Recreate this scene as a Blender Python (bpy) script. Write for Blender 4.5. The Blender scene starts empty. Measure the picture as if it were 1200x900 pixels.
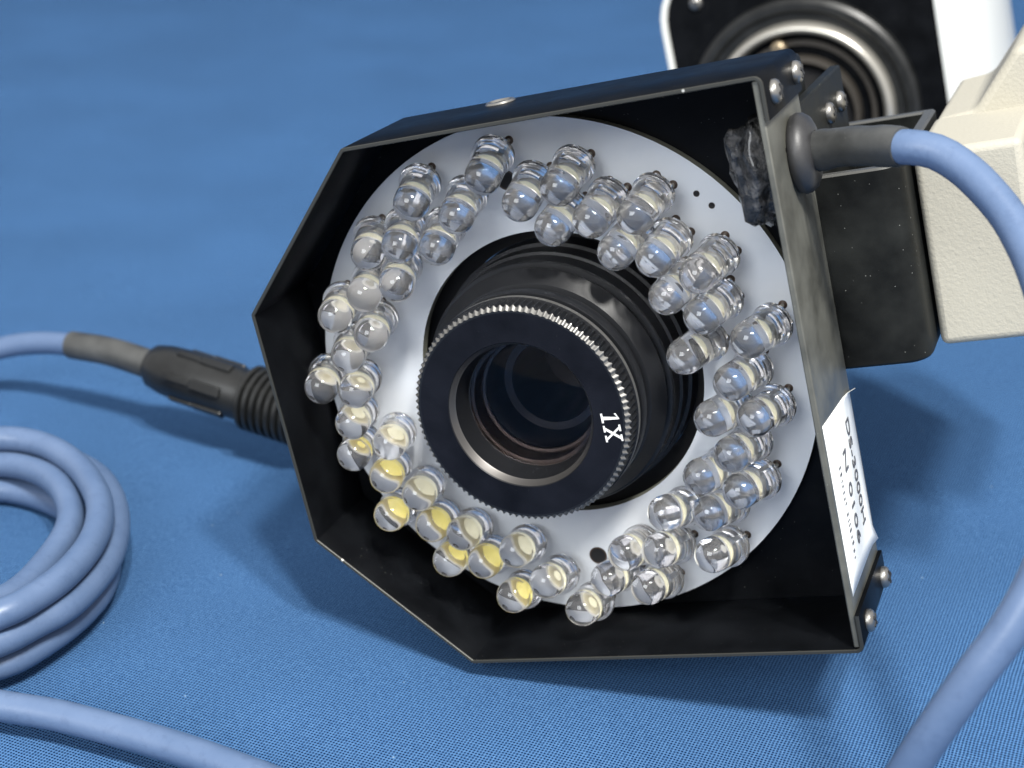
import bpy, bmesh, math, random
from mathutils import Matrix, Vector, noise
random.seed(7)

# ------------------------------------------------------------------ camera
S = bpy.context.scene
MM = 0.001
F_PX = 1906.755                      # focal length for a 1200 px wide picture
PITCH = math.radians(25.0)
CAM_H = 135.9                        # mm above the table
cp, sp = math.cos(PITCH), math.sin(PITCH)
cam_data = bpy.data.cameras.new('camera')
cam = bpy.data.objects.new('camera', cam_data)
S.collection.objects.link(cam)
cam.location = (0, 0, CAM_H*MM)
cam.rotation_euler = (math.pi/2 - PITCH, 0, 0)
cam_data.sensor_width = 36.0
cam_data.sensor_fit = 'HORIZONTAL'
cam_data.lens = 36.0*F_PX/1200.0
cam_data.clip_start = 0.005
cam_data.clip_end = 50
cam_data.dof.use_dof = True
cam_data.dof.focus_distance = 0.212
cam_data.dof.aperture_fstop = cam_data.lens/1.9
S.camera = cam

# ------------------------------------------------------------------ light
w = bpy.data.worlds.new('World'); S.world = w; w.use_nodes = True
w.node_tree.nodes['Background'].inputs[0].default_value = (0.97, 0.97, 1.0, 1)
w.node_tree.nodes['Background'].inputs[1].default_value = 0.74
def area(name, loc, target, sx, sy, power, col=(1, 1, 1)):
    d = bpy.data.lights.new(name, 'AREA'); d.shape = 'RECTANGLE'; d.size = sx; d.size_y = sy
    d.energy = power; d.color = col
    o = bpy.data.objects.new(name, d); S.collection.objects.link(o)
    o.location = loc
    o.rotation_euler = (Vector(target)-Vector(loc)).to_track_quat('-Z', 'Y').to_euler()
    return o
TGT = (0.0, 0.22, 0.03)
area('ceiling_lamp', (0.14, -0.42, 1.20), TGT, 0.08, 0.15, 15.5, (1.0, 0.98, 0.93))
area('ceiling_lamp', (0.34, -0.42, 1.18), TGT, 0.08, 0.15, 15.5, (1.0, 0.98, 0.93))
area('fill_light', (-0.75, -1.05, 0.95), TGT, 0.8, 0.7, 15.0, (0.93, 0.97, 1.0))  # soft fill added at front left to weaken shadows and light the board

S.view_settings.view_transform = 'Standard'
S.view_settings.look = 'None'
S.view_settings.exposure = 0.22
S.view_settings.gamma = 1.0
S.cycles.use_denoising = True
S.cycles.max_bounces = 24
S.cycles.transmission_bounces = 20
S.cycles.transparent_max_bounces = 16
S.cycles.blur_glossy = 0.6
S.cycles.sample_clamp_indirect = 6.0

# ------------------------------------------------------------------ frames
def world(x, y, z):                  # picture frame (right, down, forward; mm) -> world metres
    return Vector((x, -sp*y + cp*z, CAM_H - cp*y - sp*z))*MM
def pix(u, v, depth):
    return world((u-600)/F_PX*depth, (v-450)/F_PX*depth, depth)
def ground(u, v, h):
    dx, dy = (u-600)/F_PX, (v-450)/F_PX
    d = (CAM_H-h)/(cp*dy + sp)
    return world(dx*d, dy*d, d)
DR = [[0.91022, -0.220264, -0.350688], [-0.09313, -0.934002, 0.344916], [-0.403516, -0.28129, -0.870661]]
DT = [3.7506, 2.899, 214.5558]
def device_matrix():
    cols = []
    for j in range(3):
        a = world(*[DR[i][j] for i in range(3)]) - world(0, 0, 0)
        cols.append(a.normalized())
    m = Matrix((cols[0], cols[1], cols[2])).transposed().to_4x4()
    m.translation = world(*DT)
    return m
DEV = device_matrix()                # device axes: x right, y up, z out of the open front

# ------------------------------------------------------------------ materials
def mat(name, base, rough=0.5, metal=0.0, **kw):
    m = bpy.data.materials.new(name); m.use_nodes = True
    b = m.node_tree.nodes['Principled BSDF']
    b.inputs['Base Color'].default_value = (*base, 1)
    b.inputs['Roughness'].default_value = rough
    b.inputs['Metallic'].default_value = metal
    for k, v in kw.items(): b.inputs[k].default_value = v
    return m
def nd(m, t, **kw):
    n = m.node_tree.nodes.new(t)
    for k, v in kw.items(): setattr(n, k, v)
    return n
def ln(m, a, b): m.node_tree.links.new(a, b)
def bsdf(m): return m.node_tree.nodes['Principled BSDF']
def coords(m, scale=(1000, 1000, 1000), rot=(0, 0, 0)):
    tc = nd(m, 'ShaderNodeTexCoord'); mp = nd(m, 'ShaderNodeMapping')
    mp.inputs['Scale'].default_value = scale; mp.inputs['Rotation'].default_value = rot
    ln(m, tc.outputs['Object'], mp.inputs['Vector']); return mp.outputs['Vector']
def bump(m, height, dist, strength=1.0):
    b = nd(m, 'ShaderNodeBump'); b.inputs['Distance'].default_value = dist
    b.inputs['Strength'].default_value = strength
    ln(m, height, b.inputs['Height']); ln(m, b.outputs['Normal'], bsdf(m).inputs['Normal']); return b
def noise_n(m, vec, scale, detail=3, rough=0.55):
    n = nd(m, 'ShaderNodeTexNoise'); n.inputs['Scale'].default_value = scale
    n.inputs['Detail'].default_value = detail; n.inputs['Roughness'].default_value = rough
    ln(m, vec, n.inputs['Vector']); return n
def ramp(m, fac, stops):
    r = nd(m, 'ShaderNodeValToRGB'); e = r.color_ramp.elements
    while len(e) < len(stops): e.new(0.5)
    for i, (p, c) in enumerate(stops):
        e[i].position = p; e[i].color = (*c, 1) if len(c) == 3 else c
    ln(m, fac, r.inputs['Fac']); return r
def speckled(name, base, rough, speck=(0.16, 0.165, 0.15), dens=0.13, grain=0.25, mottle=1.6, spec=0.22):
    """dark paint or rubber with dust specks, mottling and a fine grain"""
    m = mat(name, base, rough)
    v = coords(m)
    vo = nd(m, 'ShaderNodeTexVoronoi'); vo.inputs['Scale'].default_value = 1.7; ln(m, v, vo.inputs['Vector'])
    n2 = noise_n(m, v, 0.16, 4)
    n3 = noise_n(m, v, 2.2, 3)
    sub = nd(m, 'ShaderNodeMath', operation='MULTIPLY'); sub.inputs[1].default_value = dens*2
    ln(m, n3.outputs['Fac'], sub.inputs[0])
    lt = nd(m, 'ShaderNodeMath', operation='LESS_THAN'); ln(m, vo.outputs['Distance'], lt.inputs[0]); ln(m, sub.outputs[0], lt.inputs[1])
    rnd = nd(m, 'ShaderNodeMath', operation='GREATER_THAN'); rnd.inputs[1].default_value = 0.80
    sx = nd(m, 'ShaderNodeSeparateColor'); ln(m, vo.outputs['Color'], sx.inputs[0]); ln(m, sx.outputs[0], rnd.inputs[0])
    mul = nd(m, 'ShaderNodeMath', operation='MULTIPLY'); ln(m, lt.outputs[0], mul.inputs[0]); ln(m, rnd.outputs[0], mul.inputs[1])
    c1 = ramp(m, n2.outputs['Fac'], [(0.3, tuple(c*0.7 for c in base)), (0.7, tuple(c*mottle for c in base))])
    mx = nd(m, 'ShaderNodeMix', data_type='RGBA'); ln(m, mul.outputs[0], mx.inputs['Factor'])
    ln(m, c1.outputs[0], mx.inputs[6]); mx.inputs[7].default_value = (*speck, 1)
    ln(m, mx.outputs[2], bsdf(m).inputs['Base Color'])
    rr = ramp(m, n2.outputs['Fac'], [(0.25, (rough*0.8,)*3), (0.75, (min(1, rough*1.25),)*3)])
    ln(m, rr.outputs[0], bsdf(m).inputs['Roughness'])
    bsdf(m).inputs['Specular IOR Level'].default_value = spec
    n4 = noise_n(m, v, 4.0, 2)
    bump(m, n4.outputs['Fac'], 0.00004, grain)
    return m
M = {}
M['paint'] = speckled('black_paint', (0.003, 0.0034, 0.0042), 0.38, dens=0.06, spec=0.06)
M['paint_rough'] = speckled('black_dusty_paint', (0.007, 0.0075, 0.007), 0.45, dens=0.11, mottle=2.2, spec=0.14)
M['plate_sheen'] = speckled('plate_with_grey_sheen', (0.075, 0.075, 0.064), 0.42, dens=0.12, grain=0.3, mottle=1.5, spec=0.5)  # grey reflection on the dark plate put into its base colour
M['edge'] = mat('worn_edge', (0.09, 0.09, 0.078), 0.42, 0.5)
v = coords(M['edge']); vo = nd(M['edge'], 'ShaderNodeTexVoronoi'); vo.inputs['Scale'].default_value = 0.42; ln(M['edge'], v, vo.inputs['Vector'])
r_ = ramp(M['edge'], vo.outputs['Distance'], [(0.05, (0.6, 0.59, 0.54)), (0.10, (0.048, 0.048, 0.042))]); ln(M['edge'], r_.outputs[0], bsdf(M['edge']).inputs['Base Color'])
M['steel'] = mat('screw_steel', (0.30, 0.29, 0.27), 0.34, 0.9)
M['slot'] = mat('screw_slot', (0.02, 0.02, 0.02), 0.6)
M['rubber'] = speckled('black_rubber', (0.022, 0.022, 0.023), 0.42, dens=0.07, grain=0.4, spec=0.55)
M['plastic'] = speckled('black_plastic', (0.009, 0.0095, 0.0095), 0.36, dens=0.05, grain=0.3, spec=0.42)
M['sleeve'] = speckled('heat_shrink', (0.040, 0.041, 0.040), 0.46, dens=0.06, grain=0.5, spec=0.5)
M['lens_black'] = mat('anodised_black', (0.008, 0.0085, 0.010), 0.36, 0.0, **{'Specular IOR Level': 0.35})
v = coords(M['lens_black']); n = noise_n(M['lens_black'], v, 6, 2); bump(M['lens_black'], n.outputs['Fac'], 0.00003, 0.5)
M['lens_face'] = speckled('matt_lens_face', (0.0035, 0.0042, 0.007), 0.55, speck=(0.08, 0.09, 0.10), dens=0.05, grain=0.5, spec=0.12)
M['bezel'] = mat('lens_bezel_metal', (0.20, 0.19, 0.18), 0.33, 0.9)
M['tooth'] = mat('bare_tooth_metal', (0.20, 0.195, 0.185), 0.38, 0.7)
M['thread'] = mat('lens_thread_metal', (0.075, 0.058, 0.047), 0.24, 0.85)
M['tube'] = mat('blackened_tube', (0.006, 0.005, 0.005), 0.3, 0.3)
M['coated'] = mat('coated_glass', (0.96, 0.95, 1.0), 0.0, 0.0, **{'Transmission Weight': 1.0, 'IOR': 1.18})
M['black'] = mat('dead_black', (0.004, 0.004, 0.005), 0.8)
M['white_ink'] = mat('white_ink', (0.80, 0.80, 0.78), 0.6)
M['black_ink'] = mat('black_ink', (0.10, 0.10, 0.11), 0.6)
M['paper'] = mat('label_paper', (0.88, 0.90, 0.88), 0.6)
M['silver'] = mat('brushed_mount_ring', (0.46, 0.44, 0.39), 0.28, 0.7)
M['brass_grey'] = mat('mount_barrel_metal', (0.09, 0.08, 0.068), 0.35, 0.6)
M['gold'] = mat('brass_contact', (0.30, 0.24, 0.16), 0.35, 0.8)
M['white_shell'] = mat('white_enamel', (0.62, 0.63, 0.60), 0.35)
M['glue'] = mat('hot_glue', (0.045, 0.043, 0.042), 0.16, 0.0, **{'Coat Weight': 0.6})
v = coords(M['glue']); n = noise_n(M['glue'], v, 0.8, 5, 0.65); bump(M['glue'], n.outputs['Fac'], 0.0012, 0.9)
r_ = ramp(M['glue'], noise_n(M['glue'], v, 0.45, 3).outputs['Fac'], [(0.48, (0.012, 0.012, 0.012)), (0.66, (0.11, 0.105, 0.10))])
ln(M['glue'], r_.outputs[0], bsdf(M['glue']).inputs['Base Color'])
# cream textured casting
M['cream'] = mat('cream_casting', (0.37, 0.35, 0.29), 0.62)
v = coords(M['cream']); n = noise_n(M['cream'], v, 1.9, 3, 0.5); bump(M['cream'], n.outputs['Fac'], 0.00014, 0.55)
# cable jacket
M['cable'] = mat('blue_cable_jacket', (0.235, 0.345, 0.70), 0.40)
v = coords(M['cable']); n = noise_n(M['cable'], v, 0.12, 4)
r_ = ramp(M['cable'], n.outputs['Fac'], [(0.3, (0.072, 0.116, 0.208)), (0.7, (0.094, 0.142, 0.242))])
sc_ = ramp(M['cable'], noise_n(M['cable'], v, 0.55, 6, 0.7).outputs['Fac'], [(0.36, (0.72, 0.74, 0.78)), (0.47, (1, 1, 1))])
mx_ = nd(M['cable'], 'ShaderNodeMix', data_type='RGBA', blend_type='MULTIPLY'); mx_.inputs['Factor'].default_value = 0.4
ln(M['cable'], r_.outputs[0], mx_.inputs[6]); ln(M['cable'], sc_.outputs[0], mx_.inputs[7])
ln(M['cable'], mx_.outputs[2], bsdf(M['cable']).inputs['Base Color'])
n = noise_n(M['cable'], v, 1.5, 3); bump(M['cable'], n.outputs['Fac'], 0.00008, 0.35)
# circuit board face
M['board'] = mat('grey_solder_mask', (0.40, 0.43, 0.46), 0.68)
v = coords(M['board']); n = noise_n(M['board'], v, 0.10, 5, 0.6)
r_ = ramp(M['board'], n.outputs['Fac'], [(0.3, (0.53, 0.56, 0.60)), (0.7, (0.58, 0.60, 0.625))])
ln(M['board'], r_.outputs[0], bsdf(M['board']).inputs['Base Color'])
M['board_edge'] = mat('board_edge', (0.26, 0.26, 0.21), 0.6)
# LED
M['epoxy'] = mat('clear_epoxy', (0.99, 0.985, 1.0), 0.006, 0.0, **{'Transmission Weight': 0.962, 'IOR': 1.50})
M['phosphor'] = mat('cream_phosphor', (0.93, 0.86, 0.58), 0.6)
M['phosphor_end_on'] = mat('end_on_phosphor_tint', (0.95, 0.79, 0.20), 0.6)  # same phosphor, the stronger yellow of an end-on view painted in
M['cup'] = mat('silvered_cup', (0.86, 0.83, 0.74), 0.30, 0.8)
M['frame'] = mat('lead_frame', (0.50, 0.49, 0.47), 0.3, 0.95)
M['lead'] = mat('tinned_lead', (0.40, 0.36, 0.30), 0.35, 0.9)
M['rust'] = mat('browned_solder', (0.05, 0.028, 0.016), 0.5)
# cloth
def cloth_material():
    m = mat('blue_weave', (0.06, 0.16, 0.40), 0.85)
    tc = nd(m, 'ShaderNodeTexCoord')
    big = nd(m, 'ShaderNodeTexNoise'); big.inputs['Scale'].default_value = 22; big.inputs['Detail'].default_value = 3
    ln(m, tc.outputs['Object'], big.inputs['Vector'])
    mp = nd(m, 'ShaderNodeMapping'); mp.inputs['Rotation'].default_value = (0, 0, math.radians(24))
    ln(m, tc.outputs['Object'], mp.inputs['Vector'])
    wob = nd(m, 'ShaderNodeTexNoise'); wob.inputs['Scale'].default_value = 260; wob.inputs['Detail'].default_value = 3
    ln(m, tc.outputs['Object'], wob.inputs['Vector'])
    sc = nd(m, 'ShaderNodeVectorMath', operation='SCALE'); sc.inputs['Scale'].default_value = 0.00030
    ln(m, wob.outputs['Color'], sc.inputs[0])
    ad = nd(m, 'ShaderNodeVectorMath', operation='ADD'); ln(m, mp.outputs[0], ad.inputs[0]); ln(m, sc.outputs[0], ad.inputs[1])
    sx = nd(m, 'ShaderNodeSeparateXYZ'); ln(m, ad.outputs[0], sx.inputs[0])
    outs = []
    for i, per in ((0, 0.00047), (1, 0.00051)):
        k = nd(m, 'ShaderNodeMath', operation='MULTIPLY'); k.inputs[1].default_value = 2*math.pi/per
        ln(m, sx.outputs[i], k.inputs[0])
        s = nd(m, 'ShaderNodeMath', operation='COSINE'); ln(m, k.outputs[0], s.inputs[0])
        h = nd(m, 'ShaderNodeMath', operation='MULTIPLY_ADD'); h.inputs[1].default_value = 0.5; h.inputs[2].default_value = 0.5
        ln(m, s.outputs[0], h.inputs[0]); outs.append(h.outputs[0])
    sm = nd(m, 'ShaderNodeMath', operation='MULTIPLY'); ln(m, outs[0], sm.inputs[0]); ln(m, outs[1], sm.inputs[1])
    mx = nd(m, 'ShaderNodeMath', operation='MULTIPLY_ADD'); mx.inputs[1].default_value = -1.05; mx.inputs[2].default_value = 0.80
    ln(m, sm.outputs[0], mx.inputs[0])
    fib = nd(m, 'ShaderNodeTexNoise'); fib.inputs['Scale'].default_value = 2600; fib.inputs['Detail'].default_value = 2
    ln(m, tc.outputs['Object'], fib.inputs['Vector'])
    jit = nd(m, 'ShaderNodeMath', operation='MULTIPLY_ADD'); jit.inputs[1].default_value = 0.55; ln(m, fib.outputs['Fac'], jit.inputs[0])
    off = nd(m, 'ShaderNodeMath', operation='ADD'); off.inputs[1].default_value = -0.275
    ln(m, mx.outputs[0], jit.inputs[2]); ln(m, jit.outputs[0], off.inputs[0])
    r = ramp(m, off.outputs[0], [(0.08, (0.002, 0.009, 0.032)), (0.52, (0.025, 0.074, 0.182)), (0.95, (0.080, 0.180, 0.35))])
    hs = nd(m, 'ShaderNodeHueSaturation')
    rv = ramp(m, big.outputs['Fac'], [(0.28, (0.91,)*3), (0.72, (1.08,)*3)])
    ln(m, rv.outputs[0], hs.inputs['Value']); ln(m, r.outputs[0], hs.inputs['Color'])
    vo = nd(m, 'ShaderNodeTexVoronoi'); vo.inputs['Scale'].default_value = 260; ln(m, tc.outputs['Object'], vo.inputs['Vector'])
    lt = nd(m, 'ShaderNodeMath', operation='LESS_THAN'); lt.inputs[1].default_value = 0.04; ln(m, vo.outputs['Distance'], lt.inputs[0])
    sc2 = nd(m, 'ShaderNodeSeparateColor'); ln(m, vo.outputs['Color'], sc2.inputs[0])
    gt = nd(m, 'ShaderNodeMath', operation='GREATER_THAN'); gt.inputs[1].default_value = 0.82; ln(m, sc2.outputs[0], gt.inputs[0])
    ml = nd(m, 'ShaderNodeMath', operation='MULTIPLY'); ln(m, lt.outputs[0], ml.inputs[0]); ln(m, gt.outputs[0], ml.inputs[1])
    lm_ = nd(m, 'ShaderNodeMix', data_type='RGBA'); ln(m, ml.outputs[0], lm_.inputs['Factor']); ln(m, hs.outputs[0], lm_.inputs[6]); lm_.inputs[7].default_value = (0.20, 0.28, 0.36, 1)
    ln(m, lm_.outputs[2], bsdf(m).inputs['Base Color'])
    bsdf(m).inputs['Specular IOR Level'].default_value = 0.08
    bump(m, off.outputs[0], 0.00010, 0.7)
    return m
M['cloth'] = cloth_material()

# ------------------------------------------------------------------ builders
def link(o): S.collection.objects.link(o); return o
def thing(name, label, cat, matrix=None, group=None):
    o = bpy.data.objects.new(name, None); o.empty_display_size = 0.01; link(o)
    if matrix is not None: o.matrix_world = matrix
    tag(o, label, cat, group); return o
def tag(o, label, cat, group=None):
    o['label'] = label; o['category'] = cat
    if group: o['group'] = group
def mesh(verts, faces, mats, fm=None, smooth=35, scale=MM):
    me = bpy.data.meshes.new('m'); me.from_pydata([tuple(c*scale for c in v) for v in verts], [], faces)
    for m_ in (mats if isinstance(mats, (list, tuple)) else [mats]): me.materials.append(m_)
    if fm: me.polygons.foreach_set('material_index', fm)
    bm = bmesh.new(); bm.from_mesh(me); bmesh.ops.recalc_face_normals(bm, faces=bm.faces); bm.to_mesh(me); bm.free()
    if smooth:
        me.shade_smooth(); me.set_sharp_from_angle(angle=math.radians(smooth))
    me.update(); return me
def obj(name, me, parent=None, local=None, label=None):
    me.name = name if me.users == 0 else me.name
    o = bpy.data.objects.new(name, me); link(o)
    if parent: o.parent = parent
    if local is not None: o.matrix_basis = local
    if label: o['label'] = label
    return o
class MB:
    def __init__(s): s.v = []; s.f = []; s.m = []
    def add(s, vs, fs, mi=0):
        b = len(s.v); s.v += [tuple(x) for x in vs]; s.f += [tuple(i+b for i in f) for f in fs]; s.m += [mi]*len(fs)
    def box(s, x0, x1, y0, y1, z0, z1, mi=0):
        vs = [(x, y, z) for x in (x0, x1) for y in (y0, y1) for z in (z0, z1)]
        s.add(vs, [(0, 1, 3, 2), (4, 6, 7, 5), (0, 4, 5, 1), (2, 3, 7, 6), (0, 2, 6, 4), (1, 5, 7, 3)], mi)
    def prism(s, poly, z0, z1, mi=0, front=None):
        n = len(poly); vs = [(x, y, z0) for x, y in poly]+[(x, y, z1) for x, y in poly]
        s.add(vs, [tuple(range(n))]+[(i, (i+1) % n, n+(i+1) % n, n+i) for i in range(n)], mi)
        s.add([(x, y, z1) for x, y in poly], [tuple(range(n))], mi if front is None else front)
    def lathe(s, prof, n=48, mi=0, closed=False, c=(0, 0)):
        """prof: list of (z, r) or (z, r, material)"""
        k = len(prof); vs = []
        for j in range(n):
            a = 2*math.pi*j/n
            for q in prof: vs.append((c[0]+q[1]*math.cos(a), c[1]+q[1]*math.sin(a), q[0]))
        b = len(s.v); s.v += vs
        for j in range(n):
            j2 = (j+1) % n
            for i in range(k if closed else k-1):
                i2 = (i+1) % k
                f = [b+j*k+i, b+j*k+i2, b+j2*k+i2, b+j2*k+i]
                s.f.append(tuple(f)); s.m.append(prof[i][2] if len(prof[i]) > 2 else mi)
    def tube(s, pts, r, n=20, mi=0, caps=True, radii=None):
        pts = [Vector(q) for q in pts]; N = len(pts)
        T = [(pts[min(i+1, N-1)]-pts[max(i-1, 0)]).normalized() for i in range(N)]
        u = T[0].orthogonal().normalized(); rings = []
        for i in range(N):
            u = (u-T[i]*u.dot(T[i])).normalized(); w_ = T[i].cross(u)
            rr = radii[i] if radii else r
            rings.append([pts[i]+(u*math.cos(2*math.pi*k/n)+w_*math.sin(2*math.pi*k/n))*rr for k in range(n)])
        vs = [q for rg in rings for q in rg]
        fs = [(i*n+k, i*n+(k+1) % n, (i+1)*n+(k+1) % n, (i+1)*n+k) for i in range(N-1) for k in range(n)]
        if caps: fs += [tuple(range(n)), tuple((N-1)*n+k for k in range(n))]
        s.add(vs, fs, mi)
    def make(s, mats, smooth=35, weld=True, scale=MM):
        me = mesh(s.v, s.f, mats, s.m, 0, scale)
        if weld:
            bm = bmesh.new(); bm.from_mesh(me); bmesh.ops.remove_doubles(bm, verts=bm.verts, dist=1e-7)
            bmesh.ops.recalc_face_normals(bm, faces=bm.faces); bm.to_mesh(me); bm.free()
        if smooth: me.shade_smooth(); me.set_sharp_from_angle(angle=math.radians(smooth))
        return me
def catmull(P, per=10):
    P = [Vector(q) for q in P]; out = []
    Q = [P[0]*2-P[1]]+P+[P[-1]*2-P[-2]]
    for i in range(1, len(Q)-2):
        p0, p1, p2, p3 = Q[i-1:i+3]
        for k in range(per):
            t = k/per
            out.append(0.5*((2*p1)+(p2-p0)*t+(2*p0-5*p1+4*p2-p3)*t*t+(3*p1-p0-3*p2+p3)*t**3))
    out.append(P[-1]); return out
def resample(pts, step):
    out = [pts[0]]; acc = 0
    for a, b in zip(pts, pts[1:]):
        L = (b-a).length
        while acc+L >= step:
            t = (step-acc)/L; a = a.lerp(b, t); out.append(a.copy()); L = (b-a).length; acc = 0
        acc += L
    return out
def round_poly(poly, r, n=5):
    out = []; N = len(poly)
    for i in range(N):
        p0, p1, p2 = Vector(poly[i-1]), Vector(poly[i]), Vector(poly[(i+1) % N])
        rr = r[i] if isinstance(r, (list, tuple)) else r
        if rr <= 0: out.append(tuple(p1)); continue
        a = (p0-p1).normalized(); b = (p2-p1).normalized()
        ang = a.angle(b); d = rr/math.tan(ang/2)
        c = p1+(a+b).normalized()*rr/math.sin(ang/2)
        s0 = p1+a*d-c; s1 = p1+b*d-c
        for k in range(n+1):
            q = s0.slerp(s1, k/n)*rr
            out.append(tuple(c+q))
    return out
def lattice(o, w_=0.15, seg=2):
    bv = o.modifiers.new('bevel', 'BEVEL'); bv.width = w_*MM; bv.segments = seg; bv.limit_method = 'ANGLE'; bv.angle_limit = math.radians(40)
    return o

# ------------------------------------------------------------------ tablecloth
def cloth():
    x0, x1, y0, y1 = -1.2, 1.2, -0.35, 2.4
    xs = [-1.2, -0.9, -0.65, -0.45]+[-0.36+0.72*i/150 for i in range(151)]+[0.45, 0.65, 0.9, 1.2]
    ys = [-0.35, -0.2, -0.05]+[0.03+0.62*i/140 for i in range(141)]+[0.7, 0.78, 0.85]+[0.85+0.05*i for i in range(1, 16)]+[1.8, 2.1, 2.5]
    vs = []
    for y in ys:
        for x in xs:
            h = noise.noise(Vector((x*9+3, y*11, 0.3)))*0.0022 + noise.noise(Vector((x*22, y*30, 4)))*0.00028
            far = max(0, min(1, (y-0.36)/0.2))
            h += far*noise.noise(Vector((x*3+1, y*13, 7)))*0.0013
            sw = max(0.0, y-0.85)  # unseen far end curves up, added so the top panel reflects blue
            h = h*(1-0.75*far)-0.0009
            vs.append((x, y if sw < 0.5 else 1.35+(sw-0.5)*0.35, h+(0.5*sw*sw/0.5 if sw < 0.5 else 0.25+(sw-0.5)*0.9)))
    nx = len(xs)
    fs = [(j*nx+i, j*nx+i+1, (j+1)*nx+i+1, (j+1)*nx+i) for j in range(len(ys)-1) for i in range(nx-1)]
    o = obj('tablecloth', mesh(vs, fs, M['cloth'], None, 60, 1.0))
    o['kind'] = 'structure'; o['label'] = 'blue woven cloth spread over the table'
cloth()

# ------------------------------------------------------------------ ring light
A_, C_, D_, H_, K_, DEP = 36.86, 19.48, 39.76, 37.87, 17.3, 19.7
CX, CY, ZB, RO, RI = -2.34, -0.4, -14.03, 36.4, 20.8
TH = 0.55
ring = thing('ring_light', 'black sheet metal ring light with clear LEDs around a lens', 'ring light', DEV)
def shell():
    outer = [(A_, 32.4), (A_, H_), (-C_, H_), (-D_, K_), (-D_, -K_), (-C_, -H_), (A_, -H_), (A_, -32.5)]
    # rounded open path
    path = [outer[0]]
    rads = [0, 1.1, 0.9, 0.9, 0.9, 0.9, 1.1, 0]
    for i in range(1, 7):
        p0, p1, p2 = map(Vector, (outer[i-1], outer[i], outer[i+1]))
        a, b = (p0-p1).normalized(), (p2-p1).normalized(); ang = a.angle(b); r = rads[i]
        d = r/math.tan(ang/2); c = p1+(a+b).normalized()*r/math.sin(ang/2)
        s0, s1 = p1+a*d-c, p1+b*d-c
        for k in range(6): path.append(tuple(c+s0.slerp(s1, k/5)*r))
    path.append(outer[-1])
    n = len(path); P = [Vector(q) for q in path]; inn = []
    for i in range(n):
        t = (P[min(i+1, n-1)]-P[max(i-1, 0)]).normalized(); nrm = Vector((-t.y, t.x))
        if i > 0 and i < n-1:
            a = (P[i]-P[i-1]).normalized(); b = (P[i+1]-P[i]).normalized(); k = 1/max(0.3, math.cos(a.angle(b)/2))
        else: k = 1
        q = P[i]+nrm*TH*k
        inn.append(q)
    mb = MB()
    # subdivide the length so that the sheet edge can waver a little
    vs = []; zs = [0, -0.12, -DEP+0.12, -DEP]
    ins = [0.1, 0, 0, 0.1]
    for zi, z in enumerate(zs):
        for i in range(n):
            dirv = (inn[i]-P[i]).normalized()
            o_ = P[i]+dirv*ins[zi]; i_ = inn[i]-dirv*ins[zi]
            wv = 0.10*noise.noise(Vector((P[i].x*.06, P[i].y*.06, 1))) if z > -1 else 0
            vs.append((o_.x, o_.y, z+wv)); vs.append((i_.x, i_.y, z+wv))
    fs = []; fm = []
    idx = lambda zi, i, k: (zi*n+i)*2+k
    for i in range(n-1):
        for zi in range(3):
            for k in (0, 1):
                fs.append((idx(zi, i, k), idx(zi, i+1, k), idx(zi+1, i+1, k), idx(zi+1, i, k))); fm.append(1 if zi == 0 else 0)
        fs.append((idx(0, i, 0), idx(0, i+1, 0), idx(0, i+1, 1), idx(0, i, 1))); fm.append(1)
        fs.append((idx(3, i, 0), idx(3, i+1, 0), idx(3, i+1, 1), idx(3, i, 1))); fm.append(0)
    for i in (0, n-1):
        for zi in range(3): fs.append((idx(zi, i, 0), idx(zi, i, 1), idx(zi+1, i, 1), idx(zi+1, i, 0))); fm.append(0)
    return mesh(vs, fs, [M['paint'], M['edge']], fm, 40)
obj('folded_shell', shell(), ring)
mb = MB(); mb.box(A_-TH-0.85, A_-TH-0.02, -H_+TH+0.1, H_-TH-0.1, -DEP+0.1, -0.35)
side = lattice(obj('side_plate', mb.make([M['plate_sheen']]), ring), 0.18)
XS = A_-TH-0.02                       # outer face of the side plate
# black plate the board is fixed to, with the lens hole
def holed_plate(poly, c, r, z0, z1, mats, n=96):
    """polygon with a round hole, as a ring of quads between hole and outline (rays from the hole's centre)"""
    c = Vector(c); out = []; hol = []
    N = len(poly)
    angs = sorted(set([round(2*math.pi*k/n, 6) for k in range(n)]+[round((Vector(q)-c).to_tuple() and math.atan2(q[1]-c.y, q[0]-c.x) % (2*math.pi), 6) for q in poly]))
    for a in angs:
        d = Vector((math.cos(a), math.sin(a))); best = None
        for i in range(N):
            p, q = Vector(poly[i]), Vector(poly[(i+1) % N]); e = q-p
            den = d.x*e.y-d.y*e.x
            if abs(den) < 1e-9: continue
            s = ((p.x-c.x)*e.y-(p.y-c.y)*e.x)/den; t = ((p.x-c.x)*d.y-(p.y-c.y)*d.x)/den
            if s > 0 and -1e-6 <= t <= 1+1e-6 and (best is None or s < best): best = s
        out.append(c+d*best); hol.append(c+d*r)
    k = len(angs); vs = []
    for z in (z1, z0):
        vs += [(q.x, q.y, z) for q in out]; vs += [(q.x, q.y, z) for q in hol]
    fs = []; fm = []
    for i in range(k):
        j = (i+1) % k
        fs.append((i, j, k+j, k+i)); fm.append(0)
        fs.append((2*k+i, 2*k+j, 3*k+j, 3*k+i)); fm.append(0)
        fs.append((i, j, 2*k+j, 2*k+i)); fm.append(1)
        fs.append((k+i, k+j, 3*k+j, 3*k+i)); fm.append(1)
    return mesh(vs, fs, mats, fm, 30)
e = TH+0.05
inner = [(A_-TH-0.9, H_-e), (-C_+e*0.4, H_-e), (-D_+e, K_-e*0.4), (-D_+e, -K_+e*0.4), (-C_+e*0.4, -H_+e), (A_-TH-0.9, -H_+e)]
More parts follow.
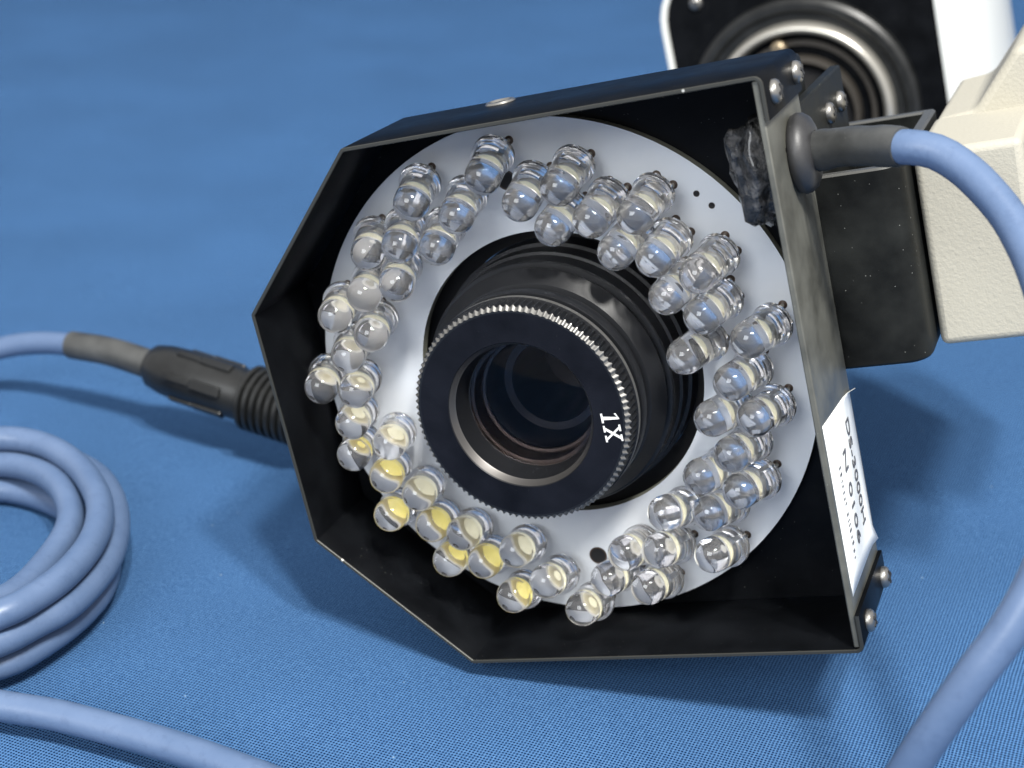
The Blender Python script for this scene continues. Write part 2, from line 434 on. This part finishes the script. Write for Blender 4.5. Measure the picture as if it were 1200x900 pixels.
obj('mount_plate', holed_plate(inner, (CX, CY), RI+0.3, ZB-3.0, ZB-1.7, [M['paint'], M['paint']]), ring)
obj('rear_plate', holed_plate(inner, (CX, CY), 18.78, -DEP+0.1, -DEP+1.0, [M['black'], M['black']]), ring)
# the annular board
circ = [(CX+RO*math.cos(2*math.pi*k/128), CY+RO*math.sin(2*math.pi*k/128)) for k in range(128)]
circ = [(min(x, A_-TH-1.0), y) for x, y in circ]
board = obj('circuit_board', holed_plate(circ, (CX, CY), RI, ZB-1.6, ZB, [M['board'], M['board_edge']], 128), ring)
def hole(x, y, r, z=ZB, nm='hole'):
    mb = MB(); mb.lathe([(0.03, 0.0), (0.03, r*0.86, 1), (0.06, r), (0.0, r*1.04)], 20)
    o = obj(nm, mb.make([M['black'], M['rust']]), board, Matrix.Translation((x*MM, y*MM, z*MM)))
hole(-3.66, 27.87, 1.35); hole(-2.67, -28.41, 1.3)
hole(22.19, 22.21, 0.42); hole(23.91, 20.36, 0.42)
# ---- LEDs: position of each dome in the picture
LEDS = [(482,238),(566,207),(432,297),(468,288),(535,253),(512,290),(610,238),(655,220),(648,267),(693,257),(745,253),
(722,295),(767,303),(818,322),(782,347),(823,370),(803,417),(878,398),(858,448),(835,490),(885,490),(858,532),(822,558),
(868,575),(780,601),(832,601),(835,650),(773,645),(733,648),(760,688),(713,678),(683,713),(641,681),(602,698),(568,658),
(605,645),(527,656),(543,625),(507,615),(458,603),(491,579),(453,558),(415,532),(457,519),(413,495),(417,458),(377,453),
(408,417),(435,392),(393,370),(427,345),(465,333)]
TILT = math.radians(17); STAND = 3.0; LC = STAND+6.1
Rm = Matrix(DR); Tm = Vector(DT); Ri = Rm.inverted()
def dev_ray(u, v): return Ri@(-Tm), Ri@Vector(((u-600)/F_PX, (v-450)/F_PX, 1))
def epoxy_mesh():
    mb = MB(); pr = [(0.0, 0.0), (0.0, 2.75), (0.12, 2.9), (0.9, 2.9), (1.02, 2.78), (1.1, 2.52)]
    pr += [(1.1+5.0*k/3, 2.52-0.05*k/3) for k in range(1, 4)]
    for k in range(1, 13):
        a = math.pi/2*k/12; pr.append((6.1+2.47*math.sin(a), max(2.47*math.cos(a), 0.0)))
    mb.lathe(pr, 32); return mb.make(M['epoxy'], 40)
def cup_mesh():
    mb = MB(); mb.lathe([(2.5, 0.0), (2.5, 0.55), (2.75, 0.8), (3.5, 0.98), (3.5, 0.90), (3.2, 0.74), (3.15, 0.0)], 24)
    mb.box(-1.52, -1.02, -0.25, 0.25, 0.2, 2.7); mb.box(-1.5, 0.2, -0.4, 0.4, 2.1, 2.65)
    return mb.make(M['cup'], 40, weld=False)
def post_mesh():
    mb = MB(); mb.box(1.02, 1.52, -0.25, 0.25, 0.2, 3.0); mb.box(0.9, 1.8, -0.35, 0.35, 2.5, 3.2); mb.box(-1.7, -0.7, -0.45, 0.45, 1.0, 1.9)
    return mb.make(M['frame'], 0)
def phos_mesh(m_):
    mb = MB(); mb.lathe([(3.2, 0.0), (3.2, 0.66), (3.42, 0.74), (3.48, 0.45), (3.5, 0.0)], 24); return mb.make(m_, 40)
EP, CU, PO, PH, PHY = epoxy_mesh(), cup_mesh(), post_mesh(), phos_mesh(M['phosphor']), phos_mesh(M['phosphor_end_on'])
END_ON = {(415,532), (453,558), (507,615), (527,656), (458,603), (602,698), (568,658)}  # domes viewed nearly end-on, given the painted-in yellow
rl = random.Random(3)
for (u, v_) in LEDS:
    o_, d_ = dev_ray(u, v_)
    zc = ZB+LC*math.cos(TILT)+rl.uniform(-0.35, 0.35)
    s_ = (zc-o_.z)/d_.z; c = o_+d_*s_
    rad = Vector((c.x-CX, c.y-CY, 0)); rad.normalize()
    tl = TILT+math.radians(rl.uniform(-3, 3))
    ax = (-rad*math.sin(tl)+Vector((0, 0, math.cos(tl)))).normalized()
    tang = Vector((0, 0, 1)).cross(rad)
    ax = (ax+tang*rl.uniform(-.04, .04)).normalized()
    base = c-ax*6.1
    xa = (tang-ax*tang.dot(ax)).normalized(); ya = ax.cross(xa)
    L = Matrix((xa, ya, ax)).transposed().to_4x4(); L.translation = base*MM
    led = obj('led', EP, ring, L)
    obj('reflector_cup', CU, led); obj('lead_post', PO, led); obj('phosphor', PHY if (u, v_) in END_ON else PH, led)
    for sgn in (-1, 1):              # the two legs, from the board up into the base
        b0 = base-ax*0.0+xa*sgn*1.27
        f0 = Vector((base.x, base.y, 0))+xa*sgn*1.27+rad*0.9
        foot = Vector((f0.x, f0.y, ZB-0.3))
        Li = L.inverted()
        pts = [(Li@(q*MM))/MM for q in (foot, foot+Vector((0, 0, 0.9)), foot.lerp(b0, 0.62)+Vector((0, 0, .2)), b0+ax*0.15)]
        mb = MB(); mb.tube(pts, 0.28, 8); 
        ctr = (Li@(Vector((f0.x, f0.y, ZB+0.02))*MM))/MM
        me = mb.make([M['lead'], M['rust']], 50)
        obj('lead', me, led)
        if (foot.xy-Vector((CX, CY))).length > RI+0.8 and (foot.xy-Vector((CX, CY))).length < RO-0.6:
            mb = MB(); mb.lathe([(0.0, 0.62), (0.10, 0.5), (0.22, 0.30), (0.22, 0.0)], 14)
            h = obj('solder_hole', mb.make(M['rust'], 40), board, Matrix.Translation((foot.x*MM, foot.y*MM, ZB*MM)))
# ---- screws
def screw_mesh(r=1.5):
    mb = MB(); mb.lathe([(-1.5, 0.9), (0, 0.9), (0, r), (0.45, r), (0.75, r*0.88), (0.95, r*0.62), (1.02, r*0.3), (1.04, 0.0)], 28); return mb.make(M['steel'], 40)
def slot_mesh(r=1.5):
    mb = MB(); mb.box(-r*.62, r*.62, -.2, .2, 0.75, 1.08); mb.box(-.2, .2, -r*.62, r*.62, 0.75, 1.082); return mb.make(M['slot'], 0)
SC, SL = screw_mesh(), slot_mesh()
def screw(parent, pos, axis='x', sc=1.0, spin=0.4, sign=1):
    if axis == 'x': m = Matrix.Rotation(math.pi/2*sign, 4, 'Y')
    elif axis == 'y': m = Matrix.Rotation(-math.pi/2, 4, 'X')
    else: m = Matrix.Identity(4)
    m = Matrix.Translation(Vector(pos)*MM)@m@Matrix.Rotation(spin, 4, 'Z')@Matrix.Scale(sc, 4)
    o = obj('screw', SC, parent, m); obj('screw_slot', SL, o); return o
screw(ring, (A_, 35.1, -4.2), 'x', 1, 0.3); screw(ring, (A_, 35.1, -17.0), 'x', 1, 1.0)
screw(ring, (A_, -35.5, -4.6), 'x', 1, 0.7); screw(ring, (A_, -35.5, -17.3), 'x', 1, 0.1)
screw(ring, (A_-TH-0.9, -35.3, -4.6), 'x', 0.7, 0.7, -1)
# countersunk hole in the top with bare rim
mb = MB(); mb.lathe([(0.02, 2.15), (0.28, 1.95), (0.30, 1.65), (0.03, 1.35, 1), (0.03, 0.0, 1)], 32)
obj('threaded_hole', mb.make([M['steel'], M['black']], 30), ring, Matrix.Translation((-3.3*MM, H_*MM, -17.2*MM))@Matrix.Rotation(-math.pi/2, 4, 'X'))
# ---- paper sticker with print
def sticker():
    mb = MB()
    ys = [-6.6-23.7*i/12 for i in range(13)]; zs = [-1.3-17.6*k/8 for k in range(9)]
    vs = []
    for y in ys:
        for z in zs:
            lift = 0.05
            if y > -7.5 and z < -16: lift += 0.9*((-16-z)/2.9)*((y+7.5)/0.9 if y > -7.5 else 0)
            if y < -29.5 and z < -16.5: lift += 0.5*((-16.5-z)/2.4)
            vs.append((XS+lift, y-(0.085*(-z) if y > -8 else 0), z))
    n = len(zs)
    fs = [(i*n+k, i*n+k+1, (i+1)*n+k+1, (i+1)*n+k) for i in range(12) for k in range(8)]
    return mesh(vs, fs, M['paper'], None, 60)
stk = obj('paper_label', sticker(), ring, None, 'white paper sticker with black print')
sol = stk.modifiers.new('solid', 'SOLIDIFY'); sol.thickness = 0.09*MM; sol.offset = -1
def text_mesh(body, size, spacing=1.0):
    cu = bpy.data.curves.new('t', 'FONT'); cu.body = body; cu.size = size; cu.space_character = spacing; cu.extrude = 0.00003
    cu.resolution_u = 3
    o = bpy.data.objects.new('t', cu); link(o)
    dg = bpy.context.evaluated_depsgraph_get(); me = bpy.data.meshes.new_from_object(o.evaluated_get(dg))
    bpy.data.objects.remove(o); bpy.data.curves.remove(cu); me.materials.clear(); me.materials.append(M['black_ink']); return me
def print_line(body, size, y0, z, length):
    me = text_mesh(body, size*MM)
    xs = [v.co.x for v in me.vertices]; k = length*MM/(max(xs)-min(xs)); x0 = min(xs)
    for v in me.vertices: v.co.x = (v.co.x-x0)*k
    m = Matrix(((0, 0, 1, (XS+0.13)*MM), (-1, 0, 0, y0*MM), (0, -1, 0, z*MM), (0, 0, 0, 1)))
    obj('printed_line', me, stk, m)
print_line('DS-3000H', 2.75, -10.8, -13.4, 15.0)
print_line('N 0106', 2.7, -13.4, -8.9, 13.2)
mb = MB(); yy = -14.2; rt = random.Random(5)       # third line: too small to read, broken strokes
while yy > -27.3:
    wd = rt.uniform(0.25, 0.75)
    if not (-20.6 < yy < -19.6):
        zz = -5.6-rt.uniform(-.12, .12); mb.box(XS+0.10, XS+0.14, yy-wd*0.55, yy, zz-rt.uniform(.5, .95), zz)
    yy -= wd+0.32
obj('printed_line', mb.make(M['black_ink'], 0), stk)
# ---- hot glue inside the corner, behind the gland
def blob(cx, cy, cz, rx, ry, rz, seed, m_):
    bm = bmesh.new(); bmesh.ops.create_icosphere(bm, subdivisions=4, radius=1)
    for v in bm.verts:
        q = v.co.copy(); d = 1+0.34*noise.noise(q*1.7+Vector((seed, 0, 0)))+0.16*noise.noise(q*4.2+Vector((0, seed, 0)))+0.07*noise.noise(q*9+Vector((0, seed, 2)))
        v.co = Vector((cx+q.x*rx*d, cy+q.y*ry*d, cz+q.z*rz*d))*MM
    me = bpy.data.meshes.new('glue'); bm.to_mesh(me); bm.free(); me.materials.append(m_); me.shade_smooth(); return me
obj('glue_blob', blob(32.6, 25.2, -7.8, 3.6, 6.6, 4.6, 3.1, M['glue']), ring)

# ------------------------------------------------------------------ lens
lens = thing('lens', 'black lens marked 1X poking out through the middle of the LED ring', 'lens', DEV@Matrix.Translation((CX*MM, CY*MM, 0)))

mb = MB()
prof = [(-1.9, 13.8), (-2.9, 13.8), (-3.0, 15.3), (-3.3, 15.45), (-4.7, 15.45), (-4.9, 14.9), (-6.2, 14.9), (-6.3, 15.6), (-8.0, 17.0), (-8.2, 17.2), (-8.3, 16.9), (-9.4, 16.9), (-9.5, 17.6), (-9.7, 17.8), (-12.5, 17.8), (-12.6, 18.2), (-15.5, 18.2), (-15.6, 18.7), (-30, 18.8), (-30.2, 17), (-45, 17), (-46, 14), (-150, 13), (-184, 13)]
mb.lathe(prof, 128)
obj('barrel', mb.make(M['lens_black'], 30), lens)
def knurl():
    mb = MB(); nt = 104; rings = []
    per = 4
    def ring_(z, rr, amp):
        out = []
        for k in range(nt*per):
            ph = k % per; f = (0, 1, 1, 0)[ph]
            a = 2*math.pi*(k+(0.25 if ph == 1 else -0.25 if ph == 2 else 0))/(nt*per)
            r = rr-amp+amp*2*f*0.5*1.0
            out.append((r*math.cos(a), r*math.sin(a), z))
        return out
    N = nt*per
    R = [ring_(-1.9, 13.8, 0), ring_(-1.9, 15.35, 0), ring_(-1.15, 15.35, 0), ring_(-1.1, 15.15, 0.32), ring_(1.45, 15.15, 0.32), ring_(2.0, 14.55, 0.12), ring_(2.0, 14.2, 0), ring_(2.0, 10.2, 0), ring_(1.85, 10.1, 0)]
    mi = [0, 1, 0, 0, 1, 0, 2, 0]
    b = 0
    for r in R: mb.v += r
    for i in range(len(R)-1):
        for k in range(N):
            k2 = (k+1) % N; mb.f.append((i*N+k, i*N+k2, (i+1)*N+k2, (i+1)*N+k)); mb.m.append(mi[i])
    return mb.make([M['lens_black'], M['tooth'], M['lens_face']], 25)
kn = obj('knurled_ring', knurl(), lens)
mb = MB(); mb.lathe([(1.85, 10.1), (1.0, 9.62), (0.9, 9.55, 1), (-2.6, 9.1, 1), (-2.7, 9.0, 1)], 96)
obj('bezel', mb.make([M['bezel'], M['lens_black']], 25), lens)
mb = MB(); mb.lathe([(-2.6, 9.3), (-2.7, 8.9), (-3.3, 8.9), (-3.4, 8.5), (-3.9, 8.45), (-4.0, 8.7), (-6.2, 8.2), (-6.3, 7.8), (-6.9, 7.75)], 96)
obj('inner_thread', mb.make(M['thread'], 30), lens)
mb = MB(); mb.lathe([(-6.9, 7.75), (-7.6, 7.2), (-10.5, 6.6), (-10.6, 5.6), (-20, 4.6), (-20, 0.0)], 64); obj('aperture_tube', mb.make(M['tube'], 30), lens)
def glass_disc(z, R, sag, th):
    mb = MB(); pr = [(z-th, 0.0), (z-th, R)]+[(z-0.2+sag*(1-(r/R)**2)+0.2*0, r) for r in (R, R*.9, R*.8, R*.65, R*.5, R*.35, R*.2, R*.08, 0.0)]
    mb.lathe(pr, 96); return mb.make(M['coated'], 30)
obj('front_glass', glass_disc(-2.3, 8.88, 1.3, 0.4), lens)
# engraved 1X : glyph strokes laid on the face, reading down the face
def one_x():
    mb = MB()
    z0, z1 = 2.0, 2.05
    # glyph plane: gx = advance (down, -y), gy = up (to the right, +x)
    def quad(pts): 
        P = [(gy, -gx) for gx, gy in pts]; mb.prism(P, z0, z1)
    H = 2.55
    quad([(-1.05, 0), (0.35, 0), (0.35, .28), (-1.05, .28)]); quad([(-.58, .28), (-.08, .28), (-.04, H), (-.34, H)])
    quad([(-.34, H), (-.04, H+.1), (-.30, H-.42), (-.85, H-.30), (-.85, H-.55), (-.5, H-.52)][0:2]+[(-.06, H-.4), (-.92, H-.3), (-.92, H-.55), (-.34, H-.5)][1:3]+[(-.34, H-.2)])
    x0 = 1.0; Wd = 2.0
    quad([(x0, .2), (x0+.42, .2), (x0+Wd, H-.2), (x0+Wd-.42, H-.2)])
    quad([(x0+Wd-.36, .2), (x0+Wd, .2), (x0+.36, H-.2), (x0, H-.2)])
    for gx in (x0-.22, x0+Wd-.75):
        for gy in (0, H-.26): quad([(gx, gy), (gx+.95, gy), (gx+.95, gy+.26), (gx, gy+.26)])
    return mb.make(M['white_ink'], 0, weld=False)
o_, d_ = dev_ray(706, 493); s_ = (2.0-o_.z)/d_.z; q = o_+d_*s_
obj('engraved_marking', one_x(), kn, Matrix.Translation(((q.x-CX-0.1)*MM, (q.y-CY)*MM, 0.00017))@Matrix.Scale(0.93, 4), 'white engraved 1X')

# ------------------------------------------------------------------ camera body behind
body = thing('inspection_camera', 'white and black camera body behind the ring light', 'camera', DEV@Matrix.Translation((0, 0, -0.185)))
def rounded_box(x0, x1, y0, y1, r): return round_poly([(x0, y0), (x1, y0), (x1, y1), (x0, y1)], r, 8)
X0, X1, Y0, Y1 = -31.0, 33.5, -24.0, 41.0
def shell_body():
    secs = [(-1.5, 2.2, 9), (0.6, 0.6, 10), (1.0, 1.6, 9.4)]
    P = []
    for z, ins, r, gx in [(-88, 6.0, 9, 5), (-87, 3.5, 12, 5.5), (-78, 0.8, 14, 7), (-30, -0.4, 15, 8.5), (-14, -0.2, 15, 6.5), (-5, 0.0, 15, 3.2), (-1, 0.3, 14.5, 1.0), (0.8, 0.7, 14, 0.2), (1.0, 1.4, 13.4, 0), (0.8, 2.0, 12.8, 0), (-0.6, 2.2, 12.6, 0)]:
        P.append([(x, y, z) for x, y in rounded_box(X0+ins, X1-ins+gx, Y0+ins, Y1-ins, r)])
    n = len(P[0]); mb = MB()
    for q in P: mb.v += q
    for i in range(len(P)-1):
        for k in range(n): mb.f.append((i*n+k, i*n+(k+1) % n, (i+1)*n+(k+1) % n, (i+1)*n+k)); mb.m.append(0)
    mb.f.append(tuple(range(n))); mb.m.append(0)
    return mb.make(M['white_shell'], 40)
obj('case', shell_body(), body)
mb = MB(); mb.prism(rounded_box(X0+2.1, X1-2.1, Y0+2.1, Y1-2.1, 12.7), -3, 0.2)
fp = obj('faceplate', mb.make(M['paint'], 40), body)
screw(fp, (-21.2, 31.0, 0.2), 'z', 1.0, 0.5)
C0 = (-1.2, 1.5)
mb = MB(); mb.lathe([(0.0, 27.0), (1.6, 26.6), (2.4, 25.6), (2.4, 24.2), (1.2, 23.4), (1.0, 21.0)], 96, c=C0); obj('collar', mb.make(M['plastic'], 30), body)
mb = MB(); mb.lathe([(0.4, 21.5), (2.2, 21.4), (3.2, 21.1), (3.9, 20.6), (4.2, 20.0), (3.9, 19.4), (3.0, 19.0), (-1.0, 18.6)], 96, c=C0); obj('mount_ring', mb.make(M['silver'], 60), body)
mb = MB(); mb.lathe([(-1.0, 18.6), (-2, 17.6), (1.5, 17.2), (1.5, 16.2), (-2, 15.7), (-2, 14), (3, 13.6), (3, 12.5)], 96, c=C0); obj('mount_throat', mb.make(M['brass_grey'], 25), body)
mb = MB(); mb.lathe([(2.0, 1.9), (3.6, 1.7), (4.0, 1.0), (4.0, 0.0)], 20, c=(-3.5, 17.6)); obj('index_pin', mb.make(M['gold'], 30), body)

# ------------------------------------------------------------------ bracket
br = thing('mounting_bracket', 'black folded steel bracket joining ring light and cream stand', 'bracket', DEV)
# open-topped channel: front wall, right wall, far wall
def channel():
    x0, x1, zf, zr, t = 29.5, 47.2, -21.6, -58.5, 1.7
    out = round_poly([(x0, zf), (x1, zf), (x1, zr), (x0, zr)], [0, 3.2, 0.8, 0], 7)
    inn = round_poly([(x0, zf-t), (x1-t, zf-t), (x1-t, zr+t), (x0, zr+t)], [0, 1.8, 0.4, 0], 7)
    n = len(out); y0, y1 = -6.4, 20.5; mb = MB(); vs = []
    lv = [(y0, 0.35), (y0+.35, 0), (y1-.3, 0), (y1, 0.28)]
    for y, ins in lv:
        for a, b in zip(out, inn):
            A, B = Vector(a), Vector(b); d = (B-A).normalized()*ins
            vs.append((A.x+d.x, y, A.y+d.y)); vs.append((B.x-d.x, y, B.y-d.y))
    ix = lambda l, i, k: (l*n+i)*2+k
    fs = []; fm = []
    for i in range(n-1):
        for l in range(3):
            for k in (0, 1): fs.append((ix(l, i, k), ix(l, i+1, k), ix(l+1, i+1, k), ix(l+1, i, k))); fm.append(1 if l == 2 else 0)
        fs.append((ix(3, i, 0), ix(3, i+1, 0), ix(3, i+1, 1), ix(3, i, 1))); fm.append(1)
        fs.append((ix(0, i, 0), ix(0, i+1, 0), ix(0, i+1, 1), ix(0, i, 1))); fm.append(0)
    for i in (0, n-1):
        for l in range(3): fs.append((ix(l, i, 0), ix(l, i, 1), ix(l+1, i, 1), ix(l+1, i, 0))); fm.append(0)
    return mesh(vs, fs, [M['paint_rough'], M['edge_dark']], fm, 35)
M['edge_dark'] = mat('rubbed_black_edge', (0.10, 0.10, 0.095), 0.4, 0.4)
obj('channel', channel(), br)
mb = MB(); mb.box(34.4, 36.0, 2.0, 30.5, -50.0, -DEP-0.15)
ar = lattice(obj('arm_plate', mb.make(M['paint_rough']), br), 0.3)
screw(ar, (36.0, 26.0, -36.6), 'x', 1, 0.2); screw(ar, (36.0, 26.0, -45.0), 'x', 1, 0.9)
mb = MB(); mb.prism(round_poly([(-36.5, 29.2), (-DEP-0.3, 29.2), (-DEP-0.3, 36.8), (-36.5, 34.9)], [1.2, .2, .2, 1.6], 5), 29.0, 33.6)
tabm = mb.make(M['paint_rough'])
for v in tabm.vertices: v.co = Vector((v.co.z, v.co.y, v.co.x))
lattice(obj('tab', tabm, br), 0.35)
mb = MB(); mb.box(20.0, 34.3, -6.0, 20.0, -24.0, -DEP-0.15); lattice(obj('spacer', mb.make(M['paint']), br), 0.3)

# ------------------------------------------------------------------ cream stand
st = thing('stand_arm', 'cream textured block of the stand beside the black bracket', 'stand', DEV)
mb = MB(); mb.prism(round_poly([(47.7, -6.6), (61.7, -6.6), (61.7, 20.4), (47.7, 20.4)], 0.0), -51.0, -28.2)
b1 = obj('front_block', mb.make(M['cream']), st); lattice(b1, 1.1, 4)
mb = MB(); mb.prism([(47.9, -6.8), (67, -6.8), (67, 29.2), (60.0, 28.6), (53.6, 20.8), (47.9, 20.3)], -82.0, -50.0)
b2 = obj('rear_block', mb.make(M['cream']), st); lattice(b2, 1.2, 4)

# ------------------------------------------------------------------ cables
def tube_obj(name, pts, r, m_, parent=None, n=24, step=0.0016):
    pts = resample(catmull(pts, 14), step); mb = MB(); mb.tube(pts, 0, n, radii=[r*MM*(1+0.02*noise.noise(q*90)+0.008*noise.noise(q*420)) for q in pts]); return obj(name, mb.make(m_, 60, True, 1.0), parent)
RC = 2.15
gl = thing('power_cable', 'blue cable curving from a black grommet on the right side plate', 'cable')
gx = Matrix(((0, 0, 1, (XS)*MM), (1, 0, 0, 25.7*MM), (0, 1, 0, -12.2*MM), (0, 0, 0, 1)))   # local z -> device x
mb = MB(); mb.lathe([(-0.2, 3.0), (0.0, 4.5), (0.2, 4.85), (0.8, 5.1), (1.5, 5.0), (2.2, 4.5), (2.6, 3.7), (2.8, 2.6)], 48)
obj('grommet', mb.make(M['rubber'], 50), gl, DEV@gx)
dev = lambda x, y, z: DEV@(Vector((x, y, z))*MM)
s0 = dev(XS+2.6, 25.7, -12.2); 
s_end = pix(1062, 172, 190.5)
rim_pts = [s0, s0.lerp(s_end, 0.33)+Vector((0, 0, 0.0004)), s0.lerp(s_end, 0.66)+Vector((0, 0, 0.0003)), s_end]
pts = resample(catmull(rim_pts, 14), 0.0007); N = len(pts)
rad = [(2.45+0.10*math.sin(i*0.9)*(1 if i < N*0.2 else 0.25)+0.12*noise.noise(Vector((i*.21, 0, 0))))*MM for i in range(N)]
rad[-1] = 2.3*MM
mb = MB(); mb.tube(pts, 0, 28, radii=rad); obj('sleeve', mb.make(M['sleeve'], 60, True, 1.0), gl)
cable_r = [s0.lerp(s_end, 0.8), s_end, pix(1097, 178, 189), pix(1130, 198, 187), pix(1161, 228, 184.5), pix(1188, 264, 182), pix(1215, 320, 178),
           pix(1238, 400, 173), pix(1250, 490, 169), pix(1245, 580, 166), pix(1226, 655, 165), pix(1190, 727, 165), pix(1136, 799, 167), pix(1072, 890, 172), pix(1010, 990, 180), pix(930, 1100, 188)]
tube_obj('cable', cable_r, 2.08, M['cable'], gl)

pl = thing('cable_plug', 'black round plug with grey sleeve lying behind the ring light', 'plug', Matrix.Translation(pix(270, 455, 291)))
PI_ = Matrix.Translation(-pix(270, 455, 291))
p0, p1 = pix(372, 491, 284), pix(176, 427, 297)
axis = (p1-p0).normalized(); Lp = (p1-p0).length/MM
rot = axis.to_track_quat('Z', 'Y').to_matrix().to_4x4(); rot.translation = p0; rot = PI_@rot
zr = Lp                               # local z runs from the hidden socket to the cable end
mb = MB(); mb.lathe([(-6, 0), (-6, 5.0), (zr-22.3, 5.0), (zr-22.2, 4.6), (zr-20.2, 4.6), (zr-19.6, 4.75), (zr-9, 4.85), (zr-4, 4.6), (zr-1.2, 4.0), (zr-0.2, 3.1), (zr, 2.7), (zr, 0)], 48)
pb = obj('plug_body', mb.make(M['plastic'], 35), pl, rot)
for k in range(7):
    z = zr-32.5+k*1.55
    mb = MB(); mb.lathe([(z, 4.8), (z+.15, 5.75), (z+.35, 5.95), (z+.85, 5.95), (z+1.05, 5.75), (z+1.2, 4.8)], 48); obj('ring', mb.make(M['plastic'], 30), pl, rot)
for k in range(6):                    # moulded grip ribs round the body
    a = 2*math.pi*k/6+0.35
    mb = MB(); mb.box(4.2, 5.25, -0.95, 0.95, zr-18.5, zr-12.0); mb.box(4.2, 5.2, -0.7, 0.7, zr-12.0, zr-7.0)
    o = obj('grip_rib', mb.make(M['plastic'], 0, weld=False), pl, rot@Matrix.Rotation(a, 4, 'Z')); lattice(o, 0.25)
se = pix(83, 404, 304)
mb = MB(); pts = resample(catmull([p1-axis*0.002, p1, p1.lerp(se, .5)+Vector((0, 0, .0006)), se], 14), 0.001)
mb.tube([q for q in pts], 0, 28, radii=[(2.75-0.15*i/len(pts))*MM for i in range(len(pts))])
o = obj('sleeve', mb.make(M['sleeve'], 60, True, 1.0), pl, PI_)
o = tube_obj('cable', [se.lerp(p1, .3), se, pix(42, 402, 308), pix(0, 408, 311), pix(-45, 424, 311), pix(-100, 450, 308), ground(-170, 490, 2.4)], RC, M['cable'], pl); o.matrix_basis = PI_

# coil of cable on the table: one continuous run of turns and its tail in the foreground
turns = [
 [(-90, 600, 2.4), (-55, 580, 2.4), (0, 574, 2.4), (50, 584, 2.4), (95, 608, 2.4), (124, 645, 2.4), (120, 686, 2.4), (92, 722, 2.4), (45, 757, 2.4), (0, 779, 2.4), (-60, 785, 2.6)],
 [(-140, 740, 3.0), (-165, 660, 3.2), (-130, 580, 4.0), (-60, 540, 5.0), (10, 528, 6.0), (72, 537, 6.4), (116, 560, 6.4), (136, 602, 6.4), (127, 655, 6.6), (86, 705, 6.8), (40, 732, 6.8), (0, 752, 6.8), (-60, 768, 6.8)],
 [(-130, 730, 6.8), (-155, 650, 6.6), (-120, 580, 6.0), (-60, 550, 5.6), (0, 544, 7.0), (40, 551, 8.0), (68, 568, 8.4), (82, 595, 8.0), (79, 622, 7.4), (58, 655, 7.0), (25, 690, 7.2), (-10, 708, 8.0), (-70, 725, 9.5)],
 [(-130, 690, 10.5), (-150, 620, 11), (-120, 560, 11), (-60, 524, 11), (0, 514, 11), (50, 521, 11), (90, 545, 11), (113, 578, 11), (117, 608, 11), (105, 640, 11), (75, 675, 11), (35, 703, 11), (0, 720, 11), (-60, 742, 9)],
 [(-150, 745, 6), (-210, 770, 3.2), (-180, 800, 2.6), (-90, 810, 2.4), (0, 827, 2.4), (66, 838, 2.4), (133, 855, 2.4), (200, 874, 2.4), (267, 897, 2.4), (340, 926, 2.4), (430, 975, 2.4), (520, 1040, 2.4)]]
allp = [ground(*q) for t_ in turns for q in t_]
coil = tube_obj('cable_coil', allp, RC, M['cable'])
c0 = ground(20, 640, 0)
tag(coil, 'coiled blue cable on the cloth with a tail in the foreground', 'cable')
for v in coil.data.vertices: v.co -= c0
coil.location = c0
